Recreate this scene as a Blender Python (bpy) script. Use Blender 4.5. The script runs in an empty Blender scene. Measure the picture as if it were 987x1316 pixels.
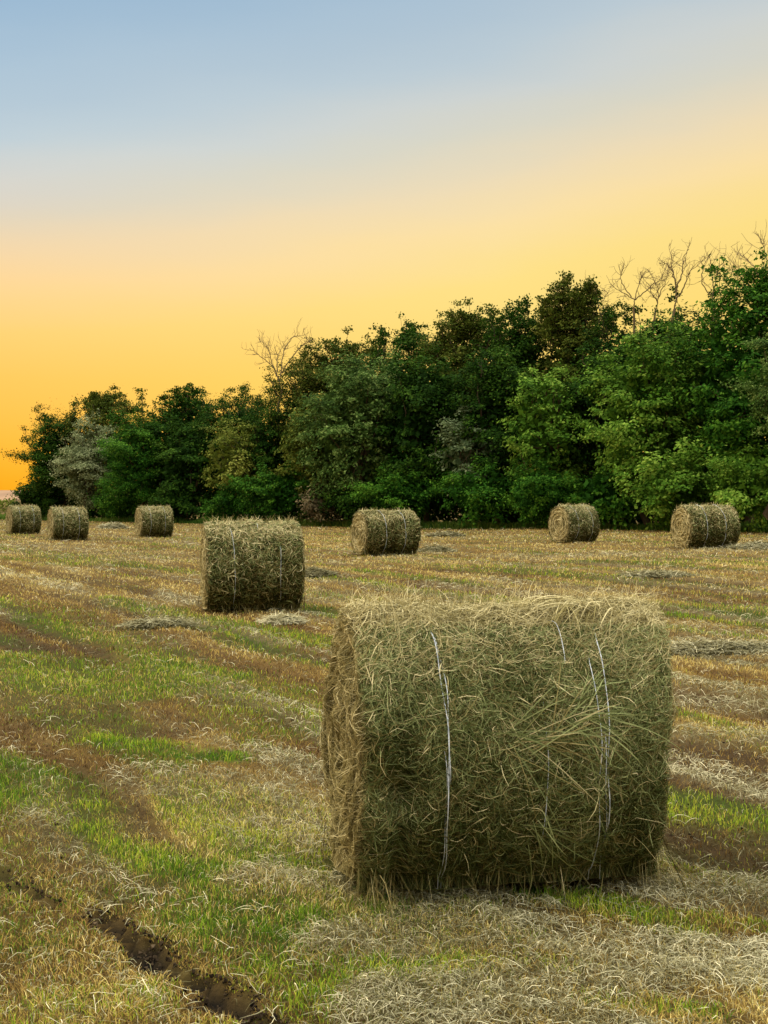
import bpy, math, random
import numpy as np

random.seed(7)
R = np.random.default_rng(11)
scene = bpy.context.scene
COL = scene.collection
K_ = 1.5
F, HOR, UC = 1150.0 * K_, 640.0, 493.5          # focal length, horizon row and centre column of the lens, used to survey the field
CAM_Z = 1.6

# ------------------------------------------------------------------ noise
def _hash(ix, iy, seed):
    h = (ix.astype(np.int64) * 374761393 + iy.astype(np.int64) * 668265263 + seed * 1442695041) & 0xFFFFFFFF
    h = ((h ^ (h >> 13)) * 1274126177) & 0xFFFFFFFF
    h = h ^ (h >> 16)
    return (h & 0xFFFFFF) / float(0xFFFFFF)

def vnoise(x, y, seed=0):
    x = np.asarray(x, float); y = np.asarray(y, float)
    ix = np.floor(x); iy = np.floor(y)
    fx = x - ix; fy = y - iy
    fx = fx * fx * (3 - 2 * fx); fy = fy * fy * (3 - 2 * fy)
    a = _hash(ix, iy, seed); b = _hash(ix + 1, iy, seed)
    c = _hash(ix, iy + 1, seed); d = _hash(ix + 1, iy + 1, seed)
    return (a * (1 - fx) + b * fx) * (1 - fy) + (c * (1 - fx) + d * fx) * fy

def fbm(x, y, seed=0, o=4):
    s = 0; a = .5; t = 0
    for k in range(o):
        s = s + a * vnoise(np.asarray(x) * 2 ** k + 17.3 * k, np.asarray(y) * 2 ** k - 9.1 * k, seed + k); t += a; a *= .5
    return s / t

def sst(x, a, b):
    t = np.clip((x - a) / (b - a), 0, 1)
    return t * t * (3 - 2 * t)

# ------------------------------------------------------------------ mesh helpers
class MB:
    """collects quads and ribbons; build() links them as one mesh object"""
    def __init__(s):
        s.V = []; s.Q = []; s.T = []; s.M = []; s.n = 0; s.sm = []
    def add(s, V, Q, tone=0.5, mat=0, smooth=False):
        V = np.asarray(V, float).reshape(-1, 3); Q = np.asarray(Q, np.int64).reshape(-1, 4)
        s.V.append(V); s.Q.append(Q + s.n); s.n += len(V)
        s.T.append(np.broadcast_to(np.asarray(tone, float), (len(V),)))
        s.M.append(np.full(len(Q), mat)); s.sm.append(np.full(len(Q), smooth))
    def ribbons(s, P, W, S, tone=0.5, mat=0):
        P = np.asarray(P, float); N, K, _ = P.shape
        W = np.broadcast_to(np.asarray(W, float), (N, K))
        S = np.asarray(S, float)
        if S.ndim == 2: S = S[:, None, :]
        off = S * (W[..., None] * .5)
        V = np.stack([P - off, P + off], 2).reshape(-1, 3)
        base = (np.arange(N) * 2 * K)[:, None] + (np.arange(K - 1) * 2)[None, :]
        Q = np.stack([base, base + 1, base + 3, base + 2], -1).reshape(-1, 4)
        t = np.broadcast_to(np.asarray(tone, float), (N,))
        s.add(V, Q, np.repeat(t, 2 * K), mat)
    def tube(s, path, rad, sides=6, tone=0.5, mat=0, closed=False):
        p = np.asarray(path, float); n = len(p)
        rad = np.broadcast_to(np.asarray(rad, float), (n,))
        if closed: d = np.roll(p, -1, 0) - np.roll(p, 1, 0)
        else: d = np.gradient(p, axis=0)
        d = d / np.maximum(np.linalg.norm(d, axis=1, keepdims=True), 1e-9)
        ref = np.array([0.31, 0.17, 0.93])
        u = np.cross(d, ref); u /= np.maximum(np.linalg.norm(u, axis=1, keepdims=True), 1e-6)
        v = np.cross(d, u)
        a = np.arange(sides) * 2 * math.pi / sides
        V = p[:, None] + rad[:, None, None] * (u[:, None] * np.cos(a)[None, :, None] + v[:, None] * np.sin(a)[None, :, None])
        Q = []
        for i in range(n if closed else n - 1):
            j = (i + 1) % n
            for k in range(sides):
                l = (k + 1) % sides
                Q.append((i * sides + k, i * sides + l, j * sides + l, j * sides + k))
        s.add(V, Q, tone, mat, True)
    def build(s, name, mats, parent=None, loc=None):
        V = np.concatenate(s.V); Q = np.concatenate(s.Q)
        me = bpy.data.meshes.new(name)
        me.vertices.add(len(V)); me.vertices.foreach_set('co', V.astype(np.float32).ravel())
        me.loops.add(len(Q) * 4); me.loops.foreach_set('vertex_index', Q.astype(np.int32).ravel())
        me.polygons.add(len(Q)); me.polygons.foreach_set('loop_start', (np.arange(len(Q)) * 4).astype(np.int32))
        me.polygons.foreach_set('material_index', np.concatenate(s.M).astype(np.int32))
        me.polygons.foreach_set('use_smooth', np.concatenate(s.sm).astype(bool))
        at = me.attributes.new('tone', 'FLOAT', 'POINT')
        at.data.foreach_set('value', np.concatenate(s.T).astype(np.float32))
        me.update(calc_edges=True)
        for m in (mats if isinstance(mats, (list, tuple)) else [mats]): me.materials.append(m)
        o = bpy.data.objects.new(name, me); COL.objects.link(o)
        if parent: o.parent = parent
        if loc is not None: o.location = loc
        return o

def tag(o, label=None, cat=None, group=None, kind=None):
    if label: o['label'] = label
    if cat: o['category'] = cat
    if group: o['group'] = group
    if kind: o['kind'] = kind
    return o

def empty(name, loc, rz=0, sc=1):
    o = bpy.data.objects.new(name, None); COL.objects.link(o)
    o.location = loc; o.rotation_euler = (0, 0, rz); o.scale = (sc, sc, sc); o.empty_display_size = .3
    return o

# ------------------------------------------------------------------ materials
def ramp_mat(name, stops, rough=.8, trans=0.0, spec=.05, noise=None, objvar=0.0, scale_by=None):
    """colour from the 'tone' attribute (each blade / leaf / straw carries its own) through a ramp"""
    m = bpy.data.materials.new(name); m.use_nodes = True
    nt = m.node_tree; nt.nodes.clear(); N = nt.nodes.new; L = nt.links.new
    out = N('ShaderNodeOutputMaterial'); b = N('ShaderNodeBsdfPrincipled')
    b.inputs['Roughness'].default_value = rough; b.inputs['Specular IOR Level'].default_value = spec
    a = N('ShaderNodeAttribute'); a.attribute_name = 'tone'
    r = N('ShaderNodeValToRGB')
    cr = r.color_ramp
    while len(cr.elements) > 1: cr.elements.remove(cr.elements[-1])
    for i, (p, c) in enumerate(stops):
        e = cr.elements[0] if i == 0 else cr.elements.new(p)
        e.position = p; e.color = (*c, 1)
    fac = a.outputs['Fac']
    if noise:
        tc = N('ShaderNodeTexCoord'); nz = N('ShaderNodeTexNoise')
        nz.inputs['Scale'].default_value = noise[0]; nz.inputs['Detail'].default_value = 4
        L(tc.outputs['Object'], nz.inputs['Vector'])
        ma = N('ShaderNodeMath'); ma.operation = 'MULTIPLY_ADD'; ma.inputs[1].default_value = noise[1]
        L(nz.outputs['Fac'], ma.inputs[0])
        sb = N('ShaderNodeMath'); sb.operation = 'SUBTRACT'; sb.inputs[1].default_value = noise[1] * .5
        L(fac, sb.inputs[0]); L(sb.outputs[0], ma.inputs[2]); fac = ma.outputs[0]
    L(fac, r.inputs['Fac'])
    L(r.outputs['Color'], b.inputs['Base Color'])
    if trans > 0:
        t = N('ShaderNodeBsdfTranslucent'); mx = N('ShaderNodeMixShader'); mx.inputs[0].default_value = trans
        L(r.outputs['Color'], t.inputs['Color'])
        L(b.outputs[0], mx.inputs[1]); L(t.outputs[0], mx.inputs[2]); L(mx.outputs[0], out.inputs[0])
    else:
        L(b.outputs[0], out.inputs[0])
    return m

def S(r, g, b):
    f = lambda c: (c / 255 / 12.92) if c / 255 <= .04045 else ((c / 255 + .055) / 1.055) ** 2.4
    return (f(r), f(g), f(b))

M_straw = ramp_mat('hay_straw', [(0, (.025, .021, .006)), (.3, (.082, .070, .024)), (.65, (.26, .225, .095)), (1, (.70, .63, .38))], .7, .1)
M_straw_green = ramp_mat('green_hay_straw', [(0, (.02, .026, .007)), (.4, (.07, .095, .028)), (1, (.33, .37, .17))], .65, .12)
M_core = ramp_mat('packed_hay', [(0, (.012, .010, .003)), (1, (.06, .047, .016))], .95, 0, .05, (14, .8))  # near-black core paints the shade in gaps between straws
M_endcore = ramp_mat('packed_hay_end', [(0, (.03, .024, .009)), (1, (.12, .10, .045))], .95, 0, .05, (22, .8))
M_twine = ramp_mat('baler_twine', [(0, (.26, .31, .40)), (1, (.66, .72, .82))], .35, 0, .5, (40, .9))
M_grass = ramp_mat('grass_blade', [(0, (.045, .1, .012)), (.3, (.10, .22, .018)), (.65, (.29, .42, .03)), (1, (.60, .60, .08))], .7, .3, .05)
M_stub = ramp_mat('stubble', [(0, (.06, .034, .012)), (.3, (.22, .135, .042)), (.6, (.42, .30, .085)), (.85, (.62, .49, .16)), (1, (.78, .67, .3))], .75, .2)
M_hay = ramp_mat('loose_hay', [(0, (.045, .042, .018)), (.4, (.20, .185, .095)), (.75, (.44, .425, .29)), (1, (.76, .71, .5))], .75, .15)
M_verge = ramp_mat('verge_grass', [(0, (.03, .085, .015)), (.5, (.07, .15, .025)), (1, (.2, .26, .05))], .75, .3, .04)
M_bark = ramp_mat('bark', [(0, (.035, .028, .02)), (1, (.12, .095, .07))], .9, 0, .1, (9, .9))
M_dead = ramp_mat('dead_wood', [(0, (.10, .075, .045)), (1, (.2, .15, .095))], .9, 0, .1, (9, .9))

LEAF = {
    'dark':   [(0, (.005, .020, .003)), (.5, (.018, .058, .006)), (1, (.07, .145, .016))],
    'green':  [(0, (.007, .034, .004)), (.5, (.028, .105, .009)), (1, (.115, .25, .025))],
    'bright': [(0, (.016, .058, .006)), (.5, (.080, .185, .018)), (1, (.26, .40, .065))],
    'silver': [(0, (.06, .085, .035)), (.5, (.19, .235, .115)), (1, (.40, .44, .26))],
    'greygreen': [(0, (.022, .052, .012)), (.5, (.065, .13, .026)), (1, (.23, .33, .10))],
    'olive':  [(0, (.04, .065, .008)), (.5, (.125, .16, .024)), (1, (.32, .35, .08))],
    'ash':    [(0, (.035, .062, .026)), (.5, (.095, .140, .065)), (1, (.22, .28, .16))],
    'autumn': [(0, (.02, .036, .005)), (.5, (.055, .080, .010)), (1, (.14, .165, .03))],
    'dry':    [(0, (.06, .05, .03)), (.5, (.17, .14, .08)), (1, (.32, .27, .17))],
}
M_leaf = {k: ramp_mat('leaf_' + k, v, .75, .28, .04) for k, v in LEAF.items()}

# ------------------------------------------------------------------ the lie of the land
def terrain(x, y):
    x = np.asarray(x, float); y = np.asarray(y, float)
    z = .14 * sst(x, 1.5, 9) * sst(y, 12, 38)
    near = np.exp(-(y / 400.) ** 2)
    z = z + near * (.05 * (fbm(x / 7, y / 7, 3, 3) - .5) * sst(y, 4, 14))
    return z

def at(u, v, z=0.0):
    """a point of the ground surveyed through the lens"""
    d = (CAM_Z - z) * F / (v - HOR)
    return np.array([(u - UC) / F * d, d])

def seg_dist(x, y, pts):
    best = np.full(np.shape(x), 1e9)
    for (a, b) in zip(pts[:-1], pts[1:]):
        dx, dy = b[0] - a[0], b[1] - a[1]; L2 = dx * dx + dy * dy + 1e-9
        t = np.clip(((x - a[0]) * dx + (y - a[1]) * dy) / L2, 0, 1)
        best = np.minimum(best, np.hypot(x - a[0] - t * dx, y - a[1] - t * dy))
    return best

RUT = [at(*p) for p in [(-120, 1062), (-40, 1100), (0, 1120), (30, 1140), (62, 1156)]]
RUT_ON = [at(*p) for p in [(125, 1168), (150, 1188), (200, 1228), (250, 1262), (300, 1294), (350, 1322), (470, 1400)]]
RED_TRACK = [at(*p) for p in [(-60, 745), (40, 772), (150, 805), (250, 832), (330, 860), (420, 893), (520, 935)]]
FEATS = [  # kind, surveyed polyline, half width (m), strength
    ('soil', [(-60, 1060), (30, 1090), (100, 1120)], .22, .75),
    ('soil', [(-40, 880), (60, 905), (150, 935)], .45, .7),
    ('soil', [(150, 830), (280, 850), (400, 885)], .22, .5),
    ('soil', [(860, 1060), (987, 1085)], .28, .85),
    ('soil', [(850, 815), (990, 845)], .35, .65),
    ('soil', [(850, 745), (1000, 770)], .5, .5),
    ('soil', [(860, 950), (1000, 1000)], .3, .5),
    ('red', RED_TRACK, .28, .9),
    ('red', [(0, 1100), (70, 1130), (200, 1170)], .18, .6),
    ('red', [(-60, 1180), (60, 1210), (150, 1260), (230, 1330)], .42, .9),
    ('red', [(-60, 1270), (60, 1300), (120, 1350)], .4, .7),
    ('red', [(-30, 1050), (60, 1085), (140, 1130)], .16, .8),
    ('red', [(160, 985), (260, 995)], .3, .6),
    ('green', [(-40, 985), (60, 1020), (150, 1085), (250, 1120), (330, 1155)], .24, .95),
    ('green', [(300, 1160), (400, 1205), (500, 1260)], .26, .8),
    ('green', [(0, 845), (100, 870), (160, 885)], .5, .75),
    ('green', [(200, 855), (275, 868)], .35, .9),
    ('green', [(140, 955), (230, 970), (300, 972)], .17, 1),
    ('green', [(845, 788), (990, 806)], .22, 1),
    ('green', [(740, 724), (860, 728)], .5, .7),
    ('green', [(870, 1045), (990, 1060)], .18, .8),
    ('green', [(860, 1120), (960, 1140)], .16, .6),
    ('green', [(0, 1330), (90, 1300)], .15, .3),
    ('green', [(80, 715), (130, 725)], .8, .6),
    ('green', [(380, 760), (430, 770)], .4, .4),
    ('green', [(330, 885), (400, 930)], .4, .5),
    ('green', [(350, 1030), (410, 1060)], .25, .6),
    ('green', [(180, 1090), (260, 1110)], .2, .6),
    ('hay', [(340, 965), (415, 992)], .13, 1),
    ('hay', [(320, 1128), (430, 1140), (560, 1150), (760, 1150), (990, 1150)], .15, .8),
    ('hay', [(480, 1215), (620, 1200), (700, 1215)], .18, .75),
    ('hay', [(560, 1300), (700, 1270), (850, 1230), (990, 1240)], .2, .85),
    ('hay', [(880, 830), (1000, 842)], .35, 1),
    ('hay', [(870, 905), (1000, 915)], .25, .7),
    ('hay', [(560, 693), (800, 690)], 1.0, .5),
    ('hay', [(650, 715), (800, 718), (1000, 712)], .8, .7),
    ('hay', [(210, 1000), (330, 1010), (420, 1090)], .22, .55),
    ('hay', [(230, 1020), (330, 1060)], .2, .6),
    ('hay', [(0, 700), (180, 712), (260, 720)], 1.2, .4),
    ('green', [(690, 1146), (790, 1165), (880, 1195)], .10, .95),
    ('green', [(430, 1240), (520, 1262), (600, 1245)], .07, .7),
    ('green', [(640, 1240), (720, 1250)], .06, .6),
    ('green', [(880, 1175), (990, 1190)], .07, .6),
    ('green', [(760, 1290), (900, 1300)], .07, .55),
    ('hay', [(880, 945), (990, 955)], .2, .8),
]
FE = [(k, [np.asarray(p) if isinstance(p, np.ndarray) else at(*p) for p in pl], w, s) for k, pl, w, s in FEATS]
ROW = np.array([-.466, .885]); ACR = np.array([.885, .466])

def fields(x, y):
    """what grows or lies at a point of the field: bare soil, reddish stubble, green, loose hay, rut (0..1 each)"""
    x = np.asarray(x, float); y = np.asarray(y, float)
    s = x * ROW[0] + y * ROW[1]; t = x * ACR[0] + y * ACR[1]
    wob = (fbm(x / 1.6, y / 1.6, 40, 3) - .5)
    m = {}
    t2 = t + wob * .45
    ph = 2 * math.pi * t2 / 1.7                      # the mower's swaths, 1.7 m apart
    row = lambda a: .5 + .5 * np.sin(ph + a)
    m['soil'] = .9 * sst(fbm(s / 5, t2 / .4, 5, 4) + .15 * (row(0) - .5), .5, .62)
    m['red'] = .9 * sst(fbm(s / 7 + 9, t2 / .6, 15, 4) + .14 * (row(1.2) - .5), .5, .63)
    m['green'] = .8 * sst(fbm(s / 6 - 5, t2 / .6, 25, 4) + .20 * (row(3.6) - .5), .52, .64) * (.4 + .6 * np.exp(-(y / 40.) ** 2))
    m['hay'] = .75 * sst(fbm(s / 5 + 31, t2 / .35, 35, 4) + .14 * (row(5.2) - .5), .56, .72)
    far = 1 - .55 * sst(y, 14, 40)
    m['red'] = m['red'] * far; m['soil'] = m['soil'] * far
    for k, pl, w, st in FE:
        w = w * 1.2; d = seg_dist(x, y, pl) + wob * w * 1.6
        f = st * (1 - sst(d, w * .55, w * 1.5)) * (.6 + .4 * sst(fbm(x / .25, y / .25, 77, 2), .3, .6))
        m[k] = np.maximum(m[k], f)
        for o in ('soil', 'red', 'green', 'hay'):
            if o != k: m[o] = m[o] * (1 - .8 * f)
    r = np.minimum(seg_dist(x, y, RUT), seg_dist(x, y, RUT_ON)) + wob * .10 + .10 * (fbm(x / .12, y / .12, 92, 2) - .5)
    m['rutw'] = 1 - sst(r, .03, .10)
    m['rut'] = (1 - sst(r, .012, .055)) * (.15 + .85 * sst(fbm(x / .22, y / .22, 91, 2), .15, .36))
    return m

def ground_z(x, y, m=None):
    if m is None: m = fields(x, y)
    s = x * ROW[0] + y * ROW[1]; t = x * ACR[0] + y * ACR[1]
    near = np.exp(-(np.asarray(y) / 60.) ** 2)
    z = terrain(x, y) - .05 * m['rut'] - .03 * m['soil'] * near - .02 * m['red'] * near + .012 * m['hay'] * near
    return z + near * (.07 * (fbm(s / 1.5, t / .4, 51, 4) - .5) + .035 * (fbm(x / .16, y / .22, 53, 3) - .5) + .02 * m['rut'] * (fbm(x / .05, y / .05, 54, 2) - .5))

# ------------------------------------------------------------------ ground sheet
def axis_steps(lo, hi, n, k):
    t = np.linspace(-1, 1, n)
    a = np.sinh(k * t) / np.sinh(k)
    return np.where(a < 0, -a * lo, a * hi)
gx = axis_steps(-2500, 2500, 561, 9.5)
ty = np.linspace(0, 1, 600)
gy = -3 + 3200 * (np.exp(9.0 * ty) - 1) / (np.exp(9.0) - 1)
GX, GY = np.meshgrid(gx, gy)
fx, fy = GX.ravel(), GY.ravel()
fm = fields(fx, fy)
fz = ground_z(fx, fy, fm)
nx, ny = len(gx), len(gy)
ii = (np.arange(ny - 1)[:, None] * nx + np.arange(nx - 1)[None, :]).ravel()
gb = MB(); gb.add(np.stack([fx, fy, fz], 1), np.stack([ii, ii + 1, ii + nx + 1, ii + nx], 1), 0.5, 0, True)

def ground_mat():
    m = bpy.data.materials.new('field_soil'); m.use_nodes = True
    nt = m.node_tree; N = nt.nodes.new; L = nt.links.new
    b = nt.nodes['Principled BSDF']; b.inputs['Roughness'].default_value = .95; b.inputs['Specular IOR Level'].default_value = .05
    tc = N('ShaderNodeTexCoord'); mp = N('ShaderNodeMapping')
    mp.inputs['Rotation'].default_value = (0, 0, -math.atan2(ROW[1], ROW[0]))
    L(tc.outputs['Object'], mp.inputs['Vector'])
    sc = N('ShaderNodeMapping'); sc.inputs['Scale'].default_value = (.45, 2.2, 1); L(mp.outputs[0], sc.inputs['Vector'])
    n1 = N('ShaderNodeTexNoise'); n1.inputs['Scale'].default_value = 1.3; n1.inputs['Detail'].default_value = 8; n1.inputs['Roughness'].default_value = .7
    L(sc.outputs[0], n1.inputs['Vector'])
    n2 = N('ShaderNodeTexNoise'); n2.inputs['Scale'].default_value = 45; n2.inputs['Detail'].default_value = 6; n2.inputs['Roughness'].default_value = .75
    L(tc.outputs['Object'], n2.inputs['Vector'])
    def ramp(stops, src):
        r = N('ShaderNodeValToRGB'); e = r.color_ramp.elements
        e[0].position, e[0].color = stops[0][0], (*stops[0][1], 1); e[1].position, e[1].color = stops[-1][0], (*stops[-1][1], 1)
        for p, c in stops[1:-1]:
            q = e.new(p); q.color = (*c, 1)
        L(src, r.inputs['Fac']); return r.outputs['Color']
    def mix(a, bcol, fac, mode='MIX'):
        x = N('ShaderNodeMix'); x.data_type = 'RGBA'; x.blend_type = mode
        if isinstance(fac, float): x.inputs['Factor'].default_value = fac
        else: L(fac, x.inputs['Factor'])
        L(a, x.inputs['A'])
        if isinstance(bcol, tuple): x.inputs['B'].default_value = (*bcol, 1)
        else: L(bcol, x.inputs['B'])
        return x.outputs['Result']
    def attr(n):
        a = N('ShaderNodeAttribute'); a.attribute_name = n; return a.outputs['Fac']
    base = ramp([(.3, (.07, .045, .016)), (.5, (.15, .10, .035)), (.7, (.30, .22, .08))], n1.outputs['Fac'])
    fine = ramp([(.3, (.45, .42, .38)), (.65, (1, 1, 1))], n2.outputs['Fac'])
    c = mix(base, (.095, .055, .022), attr('red'))
    c = mix(c, (.055, .037, .021), attr('soil'))
    c = mix(c, (.045, .07, .012), attr('green'))
    c = mix(c, (.16, .13, .07), attr('hay'))
    c = mix(c, (.009, .008, .007), attr('rut'))
    c = mix(c, fine, .8, 'MULTIPLY')
    L(c, b.inputs['Base Color'])
    bp = N('ShaderNodeBump'); bp.inputs['Strength'].default_value = .8; bp.inputs['Distance'].default_value = .02
    L(n2.outputs['Fac'], bp.inputs['Height']); L(bp.outputs[0], b.inputs['Normal'])
    return m
field = gb.build('field', ground_mat())
for k in ('soil', 'red', 'green', 'hay', 'rut'):
    a = field.data.attributes.new(k, 'FLOAT', 'POINT'); a.data.foreach_set('value', fm[k].astype(np.float32))
tag(field, 'mown hay field of tan stubble with wheel ruts', 'field', None, 'structure')

# ------------------------------------------------------------------ bales: where they stand  (x, y, turn, radius, length)
def bale_spot(u, vbase, vtop, d=1.32):
    y = d * F / (vbase - vtop)
    return ((u - UC) / F * y, y)
D = math.radians
BALES = [  # u, bottom row, top row, turn in degrees, length, kind, label
    (323, 785, 667, 12, 1.32, 'mid', 'upright-looking round hay bale standing alone in mid field, second nearest, left of the biggest bale'),
    (495.5, 713, 653, 24, 1.6, 'far', 'round hay bale with white twine band, standing beyond the gap between the two nearest bales'),
    (737.5, 696, 646, 29, 1.22, 'far', 'small round hay bale in front of dark bushes, left neighbour of the rightmost bale'),
    (906, 705, 647, 17.6, 1.56, 'far', 'rightmost hay bale, two pale twine bands, spiral end visible, below bright green bushes'),
    (30, 690, 652, 30, 1.25, 'far', 'leftmost hay bale, far off at the open end of the tree line'),
    (87, 700, 655.5, 26, 1.27, 'far', 'second hay bale from the left, far off before the silvery tree'),
    (198, 691.5, 650, 25, 1.27, 'far', 'far hay bale standing alone before dark bushes, third from the left'),
]
NEAR = (.435, 5.72, D(10.3), .580, 1.18)
FOOT = [(NEAR[0], NEAR[1], NEAR[2], .5, .62)]
SPOTS = []
for (u, vb, vt, rot, L_, kind, lab) in BALES:
    x, y = bale_spot(u, vb, vt)
    x += .0
    SPOTS.append((x, y)); FOOT.append((x, y, D(rot), .45, L_ / 2 + .03))
def in_bale(x, y, grow=0.0):
    r = np.zeros(np.shape(x), bool)
    for (bx, by, a, hw, hl) in FOOT:
        dx, dy = x - bx, y - by
        p = dx * math.cos(a) + dy * math.sin(a); q = -dx * math.sin(a) + dy * math.cos(a)
        r |= (np.abs(p) < hl + grow) & (np.abs(q) < hw * .5 + grow)
    return r

# ------------------------------------------------------------------ ground cover
def sample(n, lo, hi, pw, ang=24):
    """points fanned over the field, thinning with distance"""
    t = R.random(n)
    if abs(pw) < 1e-6: d = lo * (hi / lo) ** t
    else: d = (lo ** pw + t * (hi ** pw - lo ** pw)) ** (1 / pw)
    a = np.radians((R.random(n) * 2 - 1) * ang)
    return d * np.sin(a), d * np.cos(a), d

def unit(v):
    return v / np.maximum(np.linalg.norm(v, axis=-1, keepdims=True), 1e-9)

YF0, YF1 = .01515, .0263
def wood_front(u):
    return K_ / (YF0 + (u - 30) * (YF1 - YF0) / 957.)
def before_wood(x, y):
    u = UC + x / y * F
    return K_ / y > (YF0 + (u - 30) * (YF1 - YF0) / 957.)

def blades(mb, x, y, z, d, h, w, tone, lean=.5):
    n = len(x); az = R.random(n) * 2 * math.pi
    dirs = np.stack([np.cos(az), np.sin(az), np.zeros(n)], 1)
    ln = h * lean * R.random(n) * 1.4
    P = np.zeros((n, 3, 3)); P[:, 0] = np.stack([x, y, z - .01], 1)
    P[:, 1] = P[:, 0] + dirs * (ln * .35)[:, None]; P[:, 1, 2] += h * .6
    P[:, 2] = P[:, 0] + dirs * ln[:, None]; P[:, 2, 2] += h * (1 - .25 * R.random(n))
    sa = az + math.pi / 2 + R.normal(0, .6, n)
    Sd = np.stack([np.cos(sa), np.sin(sa), np.zeros(n)], 1)
    W = np.stack([w, w * .85, w * .12], 1)
    mb.ribbons(P, W, Sd, tone)

def straws(mb, x, y, z, l, w, tone, lift, flat=.3, mat=0, K=4):
    n = len(x); az = R.random(n) * 2 * math.pi
    cur = R.normal(0, 1.1, n)
    t = np.linspace(-.5, .5, K)
    P = np.zeros((n, K, 3))
    P[:, :, 0] = x[:, None] + l[:, None] * (t * np.cos(az)[:, None] - (t * t - .08) * cur[:, None] * np.sin(az)[:, None])
    P[:, :, 1] = y[:, None] + l[:, None] * (t * np.sin(az)[:, None] + (t * t - .08) * cur[:, None] * np.cos(az)[:, None])
    hump = (R.random(n) * lift)[:, None]; tilt = R.normal(0, flat, n)[:, None] * l[:, None]
    P[:, :, 2] = z[:, None] + hump * (1 - 3.2 * (t * t)[None]) + tilt * t[None] + .004
    P[:, :, 2] = np.maximum(P[:, :, 2], z[:, None] - .004)
    Sd = unit(np.stack([-np.sin(az), np.cos(az), R.normal(0, .6, n)], 1))
    W = w[:, None] * np.array([.7] + [1] * (K - 2) + [.4])[None]
    mb.ribbons(P, W, Sd, tone, mat)

def rnd_axes(n):
    a = unit(R.normal(0, 1, (n, 3))); b = unit(np.cross(a, R.normal(0, 1, (n, 3))))
    return np.stack([a, b, np.cross(a, b)], 1)
M_clod = ramp_mat('soil_crumb', [(0, (.008, .006, .005)), (.6, (.045, .032, .02)), (1, (.11, .08, .05))], .95)

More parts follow.
